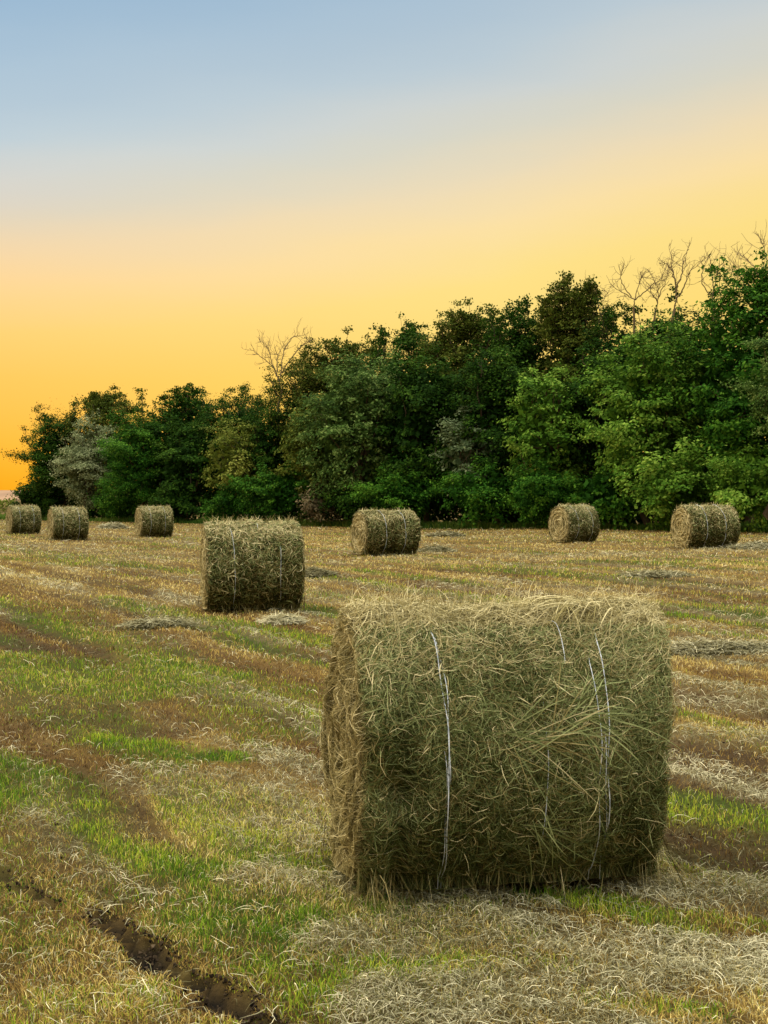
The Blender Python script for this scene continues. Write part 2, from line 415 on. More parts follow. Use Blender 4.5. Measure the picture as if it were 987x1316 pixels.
def cover():
    # green grass
    x, y, d = sample(520000, 2.9, 105, -.55)
    k = before_wood(x, y) & ~in_bale(x, y, .05); x, y, d = x[k], y[k], d[k]
    m = fields(x, y)
    p = (.05 + m['green']) * (1 - m['rut']) * (1 - .75 * m['soil']) * (1 - .35 * m['hay'])
    k = R.random(len(x)) < p; x, y, d = x[k], y[k], d[k]; m = {q: v[k] for q, v in m.items()}
    z = ground_z(x, y, m)
    lod = np.maximum(1, d / (4.5 * K_))
    cl = fbm(x / .18, y / .18, 61, 2)
    h = (.018 + .045 * R.random(len(x)) * (.35 + cl)) * np.minimum(lod ** .35, 2.2) * (.65 + .5 * m['green'])
    h = h * (1 - .75 * m['rutw'])
    w = (.0023 + .0017 * R.random(len(x))) * lod ** .9
    tone = np.clip(.55 + 1.2 * (fbm(x / .8, y / .8, 62, 4) - .5) + R.normal(0, .24, len(x)) - .12 * m['green'], 0, 1)
    mb = MB(); blades(mb, x, y, z, d, h, w, tone)
    o = mb.build('green_grass', M_grass); tag(o, 'short green grass regrowing in bands between the stubble', 'grass', None, 'stuff')
    # stubble
    x, y, d = sample(850000, 2.9, 108, -.5)
    k = before_wood(x, y) & ~in_bale(x, y, .03); x, y, d = x[k], y[k], d[k]
    m = fields(x, y)
    p = (.62 - .45 * m['green'] - .34 * m['soil']) * (1 - .78 * m['rut']) * (1 - .4 * m['hay'])
    k = R.random(len(x)) < p; x, y, d = x[k], y[k], d[k]; m = {q: v[k] for q, v in m.items()}
    z = ground_z(x, y, m); lod = np.maximum(1, d / (4.5 * K_))
    h = (.012 + .034 * R.random(len(x))) * np.minimum(lod ** .35, 2)
    h = h * (1 - .7 * m['rutw'])
    w = (.0021 + .0017 * R.random(len(x))) * lod ** .9
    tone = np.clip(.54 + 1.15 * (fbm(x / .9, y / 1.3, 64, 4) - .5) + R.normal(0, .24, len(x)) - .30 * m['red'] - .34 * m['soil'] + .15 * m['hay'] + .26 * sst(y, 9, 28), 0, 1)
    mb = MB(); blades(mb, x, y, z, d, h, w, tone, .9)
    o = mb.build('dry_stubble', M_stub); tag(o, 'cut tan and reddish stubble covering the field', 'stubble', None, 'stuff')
    # loose hay
    x, y, d = sample(640000, 2.9, 105, -.55)
    k = before_wood(x, y) & ~in_bale(x, y, -.02); x, y, d = x[k], y[k], d[k]
    m = fields(x, y)
    p = (.05 + .68 * m['hay']) * (1 - .5 * m['rutw']) * (1 - .8 * m['rut']) * (1 - .6 * m['green'])
    k = R.random(len(x)) < p; x, y, d = x[k], y[k], d[k]; m = {q: v[k] for q, v in m.items()}
    n = len(x); lod = np.maximum(1, d / (4.5 * K_))
    pile = m['hay'] * .03 * (.3 + fbm(x / .3, y / .3, 65, 2)) * np.minimum(lod ** .4, 2.2)
    z = ground_z(x, y, m) + pile * R.random(n) ** .7
    l = (.025 + .08 * R.random(n) ** 1.3) * lod ** .55
    w = (.0016 + .0014 * R.random(n)) * lod ** .85
    tone = np.clip(.5 + .7 * (fbm(x / .8, y / .8, 66, 3) - .5) + R.normal(0, .26, n), 0, 1)
    mb = MB(); straws(mb, x, y, z, l, w, tone, .03 * np.minimum(lod ** .5, 2))
    o = mb.build('loose_hay', M_hay); tag(o, 'loose pale hay scattered and trailing over the stubble', 'hay', None, 'stuff')
    # crumbs of soil in the wheel rut and on the bare strips
    n = 260000; x, y, d = sample(n, 2.9, 16, -.6)
    m = fields(x, y); k = (R.random(n) < np.maximum(.9 * np.maximum(m['rut'], .5 * m['rutw']), .03 * m['soil'])) & ~in_bale(x, y, .03)
    x, y, d = x[k], y[k], d[k]; n = len(x); z = ground_z(x, y)
    r = .003 + .010 * R.random(n) ** 2.2
    C = np.stack([x, y, z + r * .25], 1)
    ax = rnd_axes(n); o6 = [ax[:, i] * s_ * (r * (.6 + .6 * R.random(n)))[:, None] for i in range(3) for s_ in (1, -1)]
    V = np.stack([C + q for q in o6], 1)                       # +x -x +y -y +z -z
    V = np.concatenate([V, (V[:, 0] + V[:, 4])[:, None] * .5], 1)
    quads = np.array([[0, 2, 4, 6], [2, 1, 3, 4], [2, 0, 5, 1], [0, 6, 4, 3], [5, 0, 3, 1]])
    Q = (np.arange(n) * 7)[:, None, None] + quads[None]
    mb = MB(); mb.add(V.reshape(-1, 3), Q.reshape(-1, 4), np.repeat(np.clip(R.normal(.4, .25, n), 0, 1), 7))
    o = mb.build('soil_clods', M_clod); tag(o, 'dark crumbs of soil lying in the wheel rut', 'soil', None, 'stuff')
    # taller verge under the trees
    n = 60000
    u = R.random(n) * 1100 - 60
    y = wood_front(u) * (1 + R.random(n) * .035 - .012); x = (u - UC) / F * y
    keep = R.random(n) < .25 + .9 * sst(fbm(x / 3, y / 3, 70, 2), .35, .6); x, y = x[keep], y[keep]; n = len(x)
    z = ground_z(x, y)
    h = (.12 + .38 * R.random(n) * fbm(x / 1.5, y / 1.5, 71, 2) * 1.6)
    tone = np.clip(.5 + R.normal(0, .22, n) + .7 * (fbm(x / 4, y / 4, 72, 2) - .5), 0, 1)
    mb = MB(); blades(mb, x, y, z, y, h, .03 + .03 * R.random(n), tone, .6)
    o = mb.build('verge_grass', M_verge); tag(o, 'uncut green grass strip along the foot of the trees', 'grass', None, 'stuff')
cover()

# ------------------------------------------------------------------ hay bales
def bale_radius(x, th, R0, Lh, seed, amp=1.0):
    """radius of the barrel at axis position x and angle th (0 = up, pi/2 = towards the camera side)"""
    e = np.clip((np.abs(x) - (Lh - .05)) / .05, 0, 1)
    lump = fbm(x * 5 + 3 * seed, np.cos(th) * 1.8 + 7, seed, 3) * .5 + fbm(x * 5, np.sin(th) * 1.8 + 3, seed + 9, 3) * .5 - .5
    r = R0 + amp * .06 * lump - .018 * e * e
    return r

def make_bale(name, seed, R0, Ln, nb, ne, wid, near=False):
    """a round bale lying on its side; its axis is local X, its foot the origin"""
    root = empty(name, (0, 0, 0)); Lh = Ln / 2; cz = R0 * .97
    rg = np.random.default_rng(seed)
    def pos(x, th, r):
        yy = -r * np.sin(th); zz = cz + r * np.cos(th)
        # the bale sags: its foot is flattened where it presses on the ground
        zz = np.where(zz < .10, .012 + (zz + .06) * .3 * (zz > -.06), zz)
        yy = yy * (1 + .03 * np.exp(-((zz - .3) / .25) ** 2))
        if near:                                            # the right end of this bale slumps outwards at the back
            q = np.clip(r / R0, 0, 1); x = x + (.07 + q * (.075 + .03 * np.cos(th) - .165 * np.sin(th))) * sst(x, -.3, Lh)
        return np.stack([x + 0 * zz, yy, zz], -1)
    def rad(x, th):
        r = bale_radius(x, th, R0, Lh, seed)
        if near: r = r + .07 * (fbm(th * 2.2 + 5, x * 0 + 2, seed + 60, 3) - .5) * sst(np.abs(x), Lh - .16, Lh) + .05 * (fbm(x * 2.2, np.cos(th) * 1.5 + 4, seed + 70, 2) - .5)
        if near:    # a hollow torn out by the left edge, halfway down
            r = r - .075 * np.exp(-((x + Lh - .10) / .09) ** 2 - ((th - 1.72) / .16) ** 2) - .045 * np.exp(-((x + Lh - .12) / .05) ** 2) * sst(th, .6, 1.2) * (1 - sst(th, 2.4, 2.8))
        return r
    body = MB()
    na, nl = 120, 48
    X, T = np.meshgrid(np.linspace(-Lh, Lh, nl), np.arange(na) * 2 * math.pi / na)
    V = pos(X, T, rad(X, T) - (.034 if near else .022))
    i0 = np.arange(na)[:, None] * nl + np.arange(nl - 1)[None]
    i1 = ((np.arange(na) + 1) % na)[:, None] * nl + np.arange(nl - 1)[None]
    body.add(V.reshape(-1, 3), np.stack([i0, i0 + 1, i1 + 1, i1], -1).reshape(-1, 4), rg.random(na * nl) * .6 + .2, 0, True)
    K = 5
    def barrel_straws(n, lmul=1, stick=.06, mat=1, trange=None, tone=None, ori=None, wm=1.0):
        x0 = (rg.random(n) * 2 - 1) * (Lh + .005)
        if mat == 2 and trange is None and near: trange = (.5, 2.7)
        th0 = rg.random(n) * 2 * math.pi if trange is None else rg.uniform(*trange, n)
        phi = rg.random(n) * 2 * math.pi if ori is None else rg.normal(ori[0], ori[1], n)
        l = (.035 + .13 * rg.random(n) ** 1.7) * lmul
        cur = rg.normal(0, 1.4 if near else .8, n)
        t = np.linspace(-.5, .5, K)[None]
        ax = l[:, None] * (np.cos(phi)[:, None] * t - np.sin(phi)[:, None] * cur[:, None] * (t * t - .08))
        ar = l[:, None] * (np.sin(phi)[:, None] * t + np.cos(phi)[:, None] * cur[:, None] * (t * t - .08))
        xx = np.clip(x0[:, None] + ax, -Lh - .02 - .02 * rg.random((n, 1)), Lh + .02 + .02 * rg.random((n, 1)))
        tt = th0[:, None] + ar / R0
        depth = rg.random(n)
        lift = (-.028 + .044 * depth[:, None] if near else -.018 + .034 * depth[:, None]) + .016 * rg.random((n, 1)) * (1 - 4 * t * t)
        st = (rg.random(n) < stick)[:, None] * rg.random((n, 1)) * (.10 * lmul) * np.maximum(0, t + .2) ** 1.4 * 1.6
        r = rad(np.clip(xx, -Lh, Lh), tt) + lift + st
        P = pos(xx, tt, r)
        P[..., 2] = np.maximum(P[..., 2], .006)
        tang = unit(P[:, -1] - P[:, 0])
        nrm = np.stack([np.zeros(n), -np.sin(th0), np.cos(th0)], 1)
        sd = unit(np.cross(tang, nrm) + nrm * rg.normal(0, .7, n)[:, None])
        w = wid * wm * (.6 + .8 * rg.random(n))
        tn = .08 + .5 * depth + rg.normal(0, .27, n) + .16 * np.cos(th0) + .45 * (fbm(x0 * 4, th0 * 2.2, seed + 20, 3) - .5) if tone is None else rg.normal(tone, .15, n)  # paler outwards and towards the top of the barrel
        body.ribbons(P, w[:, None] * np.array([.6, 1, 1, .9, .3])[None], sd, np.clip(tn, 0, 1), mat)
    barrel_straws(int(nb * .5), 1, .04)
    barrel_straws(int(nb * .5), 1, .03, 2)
    barrel_straws(int(nb * .10), 1.3, .3, 1, (-.9, .9), .8)          # paler straws over the top, loose ends
    if near:
        barrel_straws(1300, 2.0, .12, 1, (.3, 2.6), .62)
        barrel_straws(500, 1.7, .12, 2, (1.2, 2.3), .6, (-.35, .35))
    bo = body.build('body', [M_core, M_straw, M_straw_green], root)
    # the two ends: hay rolled up in a spiral
    for sgn in (-1, 1):
        eb = MB(); nr = 26
        rr = np.linspace(.0, 1, nr)[:, None]; tt = (np.arange(96) * 2 * math.pi / 96)[None]
        edge = rad(np.full_like(tt, sgn * Lh), tt) - .02
        r = rr * edge
        bulge = .02 * (1 - rr ** 2) + (.022 if near else .013) * np.sin(r * (62 if near else 48) + tt) * sst(rr, .1, .3) + (.085 if near else .05) * (fbm(r * np.cos(tt) * 6, r * np.sin(tt) * 6, seed + 30, 3) - .5) - .0
        P = pos(sgn * (Lh + bulge - .03 * sst(rr, .85, 1)), tt + 0 * rr, r)
        j0 = (np.arange(nr - 1)[:, None] * 96 + np.arange(96)[None]); j1 = (np.arange(nr - 1)[:, None] * 96 + (np.arange(96)[None] + 1) % 96)
        eb.add(P.reshape(-1, 3), np.stack([j0, j1, j1 + 96, j0 + 96], -1).reshape(-1, 4), rg.random(nr * 96) * .7, 0, True)
        n = ne
        r0 = np.sqrt(rg.random(n)) * .99; t0 = rg.random(n) * 2 * math.pi
        l = (.05 + .15 * rg.random(n)); phi = rg.normal(0, .75 if near else .4, n)
        t = np.linspace(-.5, .5, K)[None]
        e0 = rad(np.full(n, sgn * Lh), t0)
        R_ = np.clip(r0[:, None] * e0[:, None] + l[:, None] * t * np.sin(phi)[:, None], .01, None)
        R_ = np.minimum(R_, e0[:, None] + .02)
        T_ = t0[:, None] + l[:, None] * t * np.cos(phi)[:, None] / np.maximum(R_, .08)
        q = R_ / e0[:, None]
        bl = .02 * (1 - np.minimum(q, 1) ** 2) + (.022 if near else .013) * np.sin(R_ * (62 if near else 48) + T_) * sst(q, .1, .3) + (.085 if near else .05) * (fbm(R_ * np.cos(T_) * 6, R_ * np.sin(T_) * 6, seed + 30, 3) - .5)
        dep = rg.random(n)
        out = bl - .01 + .03 * dep[:, None] + (rg.random(n) < .12)[:, None] * .05 * np.maximum(0, t) * rg.random((n, 1)) * 2 - .03 * sst(q, .85, 1)
        P = pos(sgn * (Lh + out), T_, R_)
        P[..., 2] = np.maximum(P[..., 2], .006)
        tang = unit(P[:, -1] - P[:, 0])
        sd = unit(np.cross(tang, np.array([sgn, 0, 0.])) + np.array([sgn, 0, 0.]) * rg.normal(0, .7, n)[:, None])
        w = wid * (.6 + .8 * rg.random(n))
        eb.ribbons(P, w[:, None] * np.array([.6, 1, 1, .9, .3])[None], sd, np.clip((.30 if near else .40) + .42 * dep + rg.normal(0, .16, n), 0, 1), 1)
        eb.build('rolled_end', [M_endcore, M_straw], root)
    # straw fringe hanging to the ground along the foot
    for side in (-1, 1):
      fb = MB(); n = (75 if side < 0 else 250) if near else 70
      fringe(fb, n, side, Lh, wid, rg, near, root)
      fb.build('straw_fringe', M_straw, root)
    return root, pos, rad, rg, Lh

def fringe(fb, n, side, Lh, wid, rg, near, root):
    x0 = (rg.random(n) * 2 - 1) * (Lh + .06); sd0 = np.full(n, side)
    t = np.linspace(0, 1, 4)[None]
    l = .12 + .2 * rg.random(n)
    yy = sd0[:, None] * (.33 + .1 * rg.random((n, 1)) + t * (.02 + .14 * rg.random((n, 1))))
    zz = np.maximum((1 - t) * l[:, None] * .7 + .012 * rg.random((n, 1)), .006)
    xx = x0[:, None] + t * rg.normal(0, .08, (n, 1))
    fb.ribbons(np.stack([xx, yy, zz], -1), (wid * (.6 + .8 * rg.random(n)))[:, None] * np.array([1, 1, .9, .4])[None],
               unit(np.stack([np.ones(n), rg.normal(0, .4, n), rg.normal(0, .4, n)], 1)), np.clip(rg.normal(.4, .2, n), 0, 1))
    if near and side < 0:   # corners shed straw outward
        for (cx, cy, dirx, diry, nn) in ((Lh, -.32, .5, -.35, 130), (-Lh + .04, -.36, -.3, -.5, 90), (Lh, .2, .7, -.1, 60)):
            fb = MB()
            t = np.linspace(0, 1, 5)[None]; a = rg.normal(0, .55, (nn, 1)); L2 = .1 + .28 * rg.random((nn, 1))
            zt = .02 + .22 * rg.random((nn, 1)) ** 1.5
            px = cx + rg.normal(0, .05, (nn, 1)) + t * L2 * (dirx * np.cos(a) - diry * np.sin(a))
            py = cy + rg.normal(0, .06, (nn, 1)) + t * L2 * (dirx * np.sin(a) + diry * np.cos(a))
            pz = np.maximum(zt * (1 - t ** 1.6) + .05 * np.sin(t * 3.1) * rg.random((nn, 1)), .006)
            fb.ribbons(np.stack([px, py, pz], -1), wid * np.array([1, 1, 1, .8, .3])[None], unit(np.stack([-np.sin(a[:, 0]), np.cos(a[:, 0]), rg.normal(0, .4, nn)], 1)), np.clip(rg.normal(.62, .2, nn), 0, 1))
            fb.build('shed_straw', M_straw, root)

def twine(root, pos, rad, rg, x, r, lift=.018, slope=0.0, wob=.006, t0=0.0, t1=2 * math.pi, mat=None, n=110):
    full = t1 - t0 > 6.2
    a = np.linspace(t0, t1, n, endpoint=not full)
    ph = rg.random() * 6
    xs = x + slope * np.sin(a / 2) + wob * np.sin(a * 3 + ph) + wob * .6 * np.sin(a * 7 + ph * 2)
    rr = rad(xs, a)
    rr = (rr + np.roll(rr, 1) + np.roll(rr, -1)) / 3 + lift + .007 * np.sin(a * 5 + ph) + .007 * np.sin(a * 13 + ph * 3)
    if not full: rr = rr - .03 * (1 - sst(np.minimum(a - t0, t1 - a), 0, .22))       # the ends sink into the hay
    P = pos(xs, a, rr); P[:, 2] = np.maximum(P[:, 2], .008)
    mb = MB(); mb.tube(P, r, 6, rg.random(n).repeat(6) , 0, full)
    return mb.build('twine', mat or M_twine, root)

near, pos, rad, rg, Lh = make_bale('hay_bale', 5, NEAR[3], NEAR[4], 105000, 18000, .0022, True)
near.location = (NEAR[0], NEAR[1], 0.0); near.rotation_euler = (0, 0, NEAR[2])
tag(near, 'biggest, nearest hay bale, shaggy with pale twine strands across its front', 'hay bale', 'round hay bales on the field')
for (x, r, lift, slope, wob, a, b) in [
    (-.335, .0032, .030, .05, .006, .45, 2.75), (-.322, .0026, .028, .055, .008, .5, 1.75), (-.35, .0022, .026, .045, .006, 1.3, 2.6),
    (.155, .0026, .028, .04, .008, .35, 1.0), (.06, .0022, .024, .05, .006, .95, 2.25),
    (.31, .003, .030, .055, .007, .4, 2.2), (.285, .0026, .027, .035, .01, .62, 2.6), (.33, .0022, .024, .03, .006, 1.2, 2.7)]:
    twine(near, pos, rad, rg, x, r * .7, lift - .004, slope, wob * 1.4, a, b)
# fan of long stems working loose on the lower front, and a band of long stems higher up
def tuft(cx, th, n, spread, ln, ang, droop, seed, name='loose_stems', mat=None):
    g = np.random.default_rng(seed); t = np.linspace(0, 1, 6)[None]
    x0 = cx + g.normal(0, .05, (n, 1)); a0 = th + g.normal(0, .05, (n, 1))
    an = ang + g.normal(0, spread, (n, 1)); l = ln * (.45 + .75 * g.random((n, 1)))
    x = x0 + l * t * np.cos(an); a = a0 + (l * t * np.sin(an) + droop * (l * t) ** 2) / NEAR[3]
    r = rad(np.clip(x, -Lh, Lh), a) + .018 + (.012 + .05 * g.random((n, 1))) * np.sin(np.minimum(t * 2.6, 3.1)) + .01 * g.random((n, 1))
    P = pos(np.clip(x, -Lh - .08, Lh + .1), a, r); P[..., 2] = np.maximum(P[..., 2], .008)
    nrm = np.stack([np.zeros(n), -np.sin(a0[:, 0]), np.cos(a0[:, 0])], 1)
    sd = unit(np.cross(unit(P[:, -1] - P[:, 0]), nrm) + nrm * g.normal(0, .4, n)[:, None])
    mb = MB(); mb.ribbons(P, (.0036 * (.7 + .7 * g.random(n)))[:, None] * np.array([.8, 1, 1, 1, .8, .25])[None], sd, np.clip(g.normal(.72, .18, n), 0, 1))
    mb.build(name, mat or M_straw_green, near)
tuft(.06, 1.98, 24, .9, .26, .55, 1.1, 1)
tuft(-.02, 1.38, 16, .6, .4, -.12, .25, 2)
tuft(.02, 1.42, 16, .7, .36, -.05, .25, 12, mat=M_straw)
tuft(.22, 1.25, 26, .6, .3, .25, .5, 3)
tuft(.28, .25, 90, .7, .2, 2.2, .2, 4, mat=M_straw)

proto = {}
for i, ((u, vb, vt, rot, L_, kind, lab), (x, y)) in enumerate(zip(BALES, SPOTS)):
    if kind == 'mid':
        b, p_, r_, g_, lh = make_bale('hay_bale', 21, .64, L_, 26000, 7000, .0068)
    else:
        b, p_, r_, g_, lh = make_bale('hay_bale', 31 + i, .635, L_, 14000, 4500, .0105)
    z = float(ground_z(np.array([x]), np.array([y]))[0]) - .01
    b.location = (x, y, z); b.rotation_euler = (0, 0, D(rot))
    tag(b, lab, 'hay bale', 'round hay bales on the field')
    wt = {0: [(-.34, .006, .05, .3, 2.7), (.05, .005, .03, .1, .7), (.33, .005, .02, .9, 2.5)], 1: [(-.26, .011, .0, 0, 6.29), (.33, .010, 0, 0, 6.29)],
          3: [(-.3, .012, .0, 0, 6.29), (.3, .012, .0, 0, 6.29)]}.get(i, [(-.3, .009, .0, 0, 6.29), (.3, .009, .0, 0, 6.29)])
    for (tx, tr, sl, a, c) in wt: twine(b, p_, r_, g_, tx, tr * .45, .02, sl, .006, a, c)

# small heaps of hay left by the rake
def heap(u, v, rx, ry, h, n, label, tone, seed):
    x, y = at(u, v); z = float(ground_z(np.array([x]), np.array([y]))[0])
    g = np.random.default_rng(seed); lod = max(1, y / (5 * K_))
    a = g.random(n) * 2 * math.pi; r = np.sqrt(g.random(n))
    px = r * np.cos(a) * rx; py = r * np.sin(a) * ry
    top = h * np.maximum(0, 1 - r ** 2) * (.6 + .8 * fbm(px * 4 + seed, py * 4, seed, 2))
    mb = MB()
    # packed inside of the heap
    nr, na = 8, 28
    rr = np.linspace(0, 1, nr)[:, None]; aa = (np.arange(na) * 2 * math.pi / na)[None]
    X = rr * np.cos(aa) * rx * .92; Y = rr * np.sin(aa) * ry * .92
    Z = h * .75 * (1 - rr ** 2) * (.6 + .8 * fbm(X * 4 + seed, Y * 4, seed, 2)) - .02
    j0 = (np.arange(nr - 1)[:, None] * na + np.arange(na)[None]); j1 = (np.arange(nr - 1)[:, None] * na + (np.arange(na)[None] + 1) % na)
    mb.add(np.stack([X + 0 * aa, Y + 0 * aa, Z], -1).reshape(-1, 3), np.stack([j0, j1, j1 + na, j0 + na], -1).reshape(-1, 4), .25, 0, True)
    straws(mb, px, py, top * g.random(n) ** .35, (.07 + .14 * g.random(n)) * lod ** .4, (.003 + .0025 * g.random(n)) * lod ** .85, np.clip(g.normal(tone, .2, n), 0, 1), .04, .35)
    o = mb.build('hay_heap', M_hay, None, (x, y, z)); tag(o, label, 'hay heap', 'small hay heaps on the stubble')
heap(404, 741, .45, .3, .14, 900, 'low brownish heap of hay just right of the second nearest bale', .38, 1)
heap(363, 800, .28, .2, .09, 900, 'pale flat heap of hay in front of the second nearest bale', .75, 2)
heap(573, 690, .8, .5, .16, 700, 'dull hay heap behind the nearest bale, right of the bale with white twine', .45, 3)
heap(145, 679, .8, .4, .28, 500, 'tiny pale hay heap before the bushes, between second and third bale from left', .6, 4)
heap(560, 709, .6, .4, .16, 600, 'little brown hay heap behind the nearest bale, nearer than the dull one', .42, 5)
heap(205, 806, .45, .22, .08, 800, 'flat greyish hay heap beside the reddish track', .5, 6)
heap(935, 838, .75, .22, .10, 2000, 'long pale hay heap at the right edge, right of the nearest bale', .55, 7)
heap(975, 712, .9, .5, .16, 700, 'grey-green hay heap in front of the rightmost bale at the frame edge', .55, 8)
heap(845, 744, .8, .35, .10, 900, 'low tangled hay heap in the stubble under the rightmost bale', .5, 9)

# ------------------------------------------------------------------ trees
def rnd_dirs(g, n):
    return unit(g.normal(0, 1, (n, 3)))

def leaves(mb, C, Nrm, size, tone, g):
    n = len(C)
    a = unit(np.cross(Nrm, rnd_dirs(g, n))); b = np.cross(Nrm, a)
    l = size * (.65 + .7 * g.random(n)); w = l * (.45 + .25 * g.random(n))
    k = (g.random(n) * .3)[:, None]
    V = np.stack([C - a * l[:, None] * .5, C + b * w[:, None] * .5 - Nrm * l[:, None] * k * .3, C + a * l[:, None] * .5, C - b * w[:, None] * .5 - Nrm * l[:, None] * k * .3], 1)
    mb.add(V.reshape(-1, 3), np.arange(n * 4).reshape(-1, 4), np.repeat(tone, 4))

def branch_path(p0, p1, g, sag=.12, n=6):
    t = np.linspace(0, 1, n)[:, None]; d = np.linalg.norm(p1 - p0)
    return p0 + (p1 - p0) * t + np.sin(t * math.pi) * g.normal(0, sag * d * .5, 3) + np.vstack([np.zeros(3), g.normal(0, .03 * d, (n - 2, 3)), np.zeros(3)])

def make_tree(name, label, cat, x, y, w, top, low, sp, seed, airy=0.0, leafsize=.145, dens=1.0, layered=False, sprigs=0, clump=1.0, group=None, stem=True):
    g = np.random.default_rng(seed)
    z0 = float(terrain(np.array([x]), np.array([y]))[0])
    leafsize = leafsize * (.82 + .5 * g.random())
    root = empty(name, (x, y, z0))
    tag(root, label, cat, group or 'trees of the wood edge')
    rx = w / 2; ry = min(rx, 3.4) * .95; rz = (top - low) / 2; zc = low + rz
    area = rx * rz
    nc = int(max(18, min(170, 11.5 * area * (1 - .5 * airy))) / clump ** 1.5)
    d = rnd_dirs(g, nc)
    d[:, 1] -= .25; d = unit(d)                                   # the crown leans a little out over the field, to the light
    env = 1 + .30 * (fbm(d[:, 0] * 2.2 + seed, d[:, 2] * 2.2 + d[:, 1], seed, 2) - .5)
    rr = (.62 + .38 * g.random(nc) ** .6) * env
    C = d * rr[:, None] * np.array([rx, ry, rz]) * .88 + np.array([0, 0, zc])
    C[:, 2] = np.maximum(C[:, 2], .4)
    rc = np.clip(.55 * np.exp(g.normal(0, .42, nc)), .25, 1.25) * (.55 + .14 * min(rx, rz)) * clump
    ctone = g.normal(0, .13, nc)
    crown = MB(); wood = MB()
    nl_tot = int(520 * math.pi * area * dens * (.155 / leafsize) ** 1.6 * (1 - .35 * airy))
    # leafy clumps
    nl = int(nl_tot * .82)
    ci = g.choice(nc, nl, p=rc ** 2 / (rc ** 2).sum())
    ld = rnd_dirs(g, nl); ld[:, 2] = np.abs(ld[:, 2]) * np.where(g.random(nl) < .88, 1, -1)
    sd_ = unit(d * .7 + g.normal(0, .6, (nc, 3)) * np.array([1, 1, .5]))      # the way each spray reaches
    od = unit(d[ci] * 1.1 + ld); rad_ = rc[ci] * (.35 + .65 * g.random(nl) ** .45)
    fl = np.array([1.2, 1.0, .38 if layered else .6])
    LC = C[ci] + od * rad_[:, None] * fl * .85 + sd_[ci] * (g.normal(0, .55, nl) * rc[ci])[:, None] + g.normal(0, .06, (nl, 3))
    LN = unit(od * .95 + np.array([0, -.05, .7]) + g.normal(0, .42, (nl, 3)))
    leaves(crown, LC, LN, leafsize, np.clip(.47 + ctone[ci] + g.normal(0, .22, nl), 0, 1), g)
    # stray sprays that feather the outline
    ns = int(nl_tot * .04); cs = g.choice(nc, ns)
    LC = C[cs] * np.array([1.06, 1.06, 1]) + (C[cs] - np.array([0, 0, zc])) * (.10 * g.random(ns) ** 2)[:, None] + g.normal(0, .34, (ns, 3))
    LC[:, 2] = np.maximum(LC[:, 2], .1)
    leaves(crown, LC, unit(g.normal(0, .7, (ns, 3)) + np.array([0, -.1, .6])), leafsize * .9, np.clip(g.normal(.5, .2, ns), 0, 1), g)
    # inner foliage, oversized and toned dark to paint shade inside the crown
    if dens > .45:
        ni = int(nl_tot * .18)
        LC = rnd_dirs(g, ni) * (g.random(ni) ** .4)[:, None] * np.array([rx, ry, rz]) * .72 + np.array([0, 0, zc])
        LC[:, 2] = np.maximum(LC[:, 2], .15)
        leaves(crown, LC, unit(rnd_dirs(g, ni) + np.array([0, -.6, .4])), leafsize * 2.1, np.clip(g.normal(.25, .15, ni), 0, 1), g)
    # trunk, limbs and twigs
    tr = max(.06, .018 * top)
    tp = branch_path(np.array([0, 0, -.1]), np.array([g.normal(0, .3), g.normal(0, .2), zc + rz * .45]), g, .06, 8)
    if stem:
        wood.tube(tp, np.linspace(tr, tr * .3, 8), 8, .5)
        for k in g.permutation(nc)[:min(nc, 26)]:
            f = g.integers(2, 7); wood.tube(branch_path(tp[f], C[k], g, .1), np.linspace(tr * .4, .015, 6), 5, .5)
    # airy sprigs standing out of the top
    for k in range(int(sprigs * 1.8)):
        a = g.random() * 2 * math.pi; q = math.sqrt(g.random()) * .85
        bx, by = math.cos(a) * q * rx, math.sin(a) * q * ry * .6
        bz = zc + rz * math.sqrt(max(0, 1 - q * q)) * .85
        hh = (.3 + .8 * g.random() ** 1.4) * (1 + .03 * top); tipp = np.array([bx + g.normal(0, .35), by, bz + hh])
        pth = branch_path(np.array([bx, by, bz - .5]), tipp, g, .12)
        wood.tube(pth, np.linspace(.03, .008, 6), 4, .4)
        for j in range(g.integers(6, 11)):
            f = g.integers(1, 6); e = pth[f] + g.normal(0, .28, 3) * (1.2 - .12 * f) + np.array([0, 0, .12])
            wood.tube(np.array([pth[f], (pth[f] + e) / 2 + g.normal(0, .03, 3), e]), [.012, .009, .006], 3, .4)
            m_ = g.integers(22, 50); c2 = e + g.normal(0, .12, (m_, 3)) * np.array([1.2, 1.2, .8])
            leaves(crown, c2, unit(g.normal(0, 1, (m_, 3)) + [0, 0, .5]), leafsize * .85, np.clip(g.normal(.45, .2, m_), 0, 1), g)
    if stem or sprigs: wood.build('trunk' if stem else 'twigs', M_bark, root)
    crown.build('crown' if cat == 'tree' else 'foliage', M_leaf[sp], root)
    return root

def place(u, dy, wpx, vtop, vlow):
    y = wood_front(min(max(u, -40), 1040)) + dy
    return (u - UC) / F * y, y, wpx / F * y, CAM_Z + (HOR - vtop) / F * y, max(.15, CAM_Z + (HOR - vlow) / F * y)

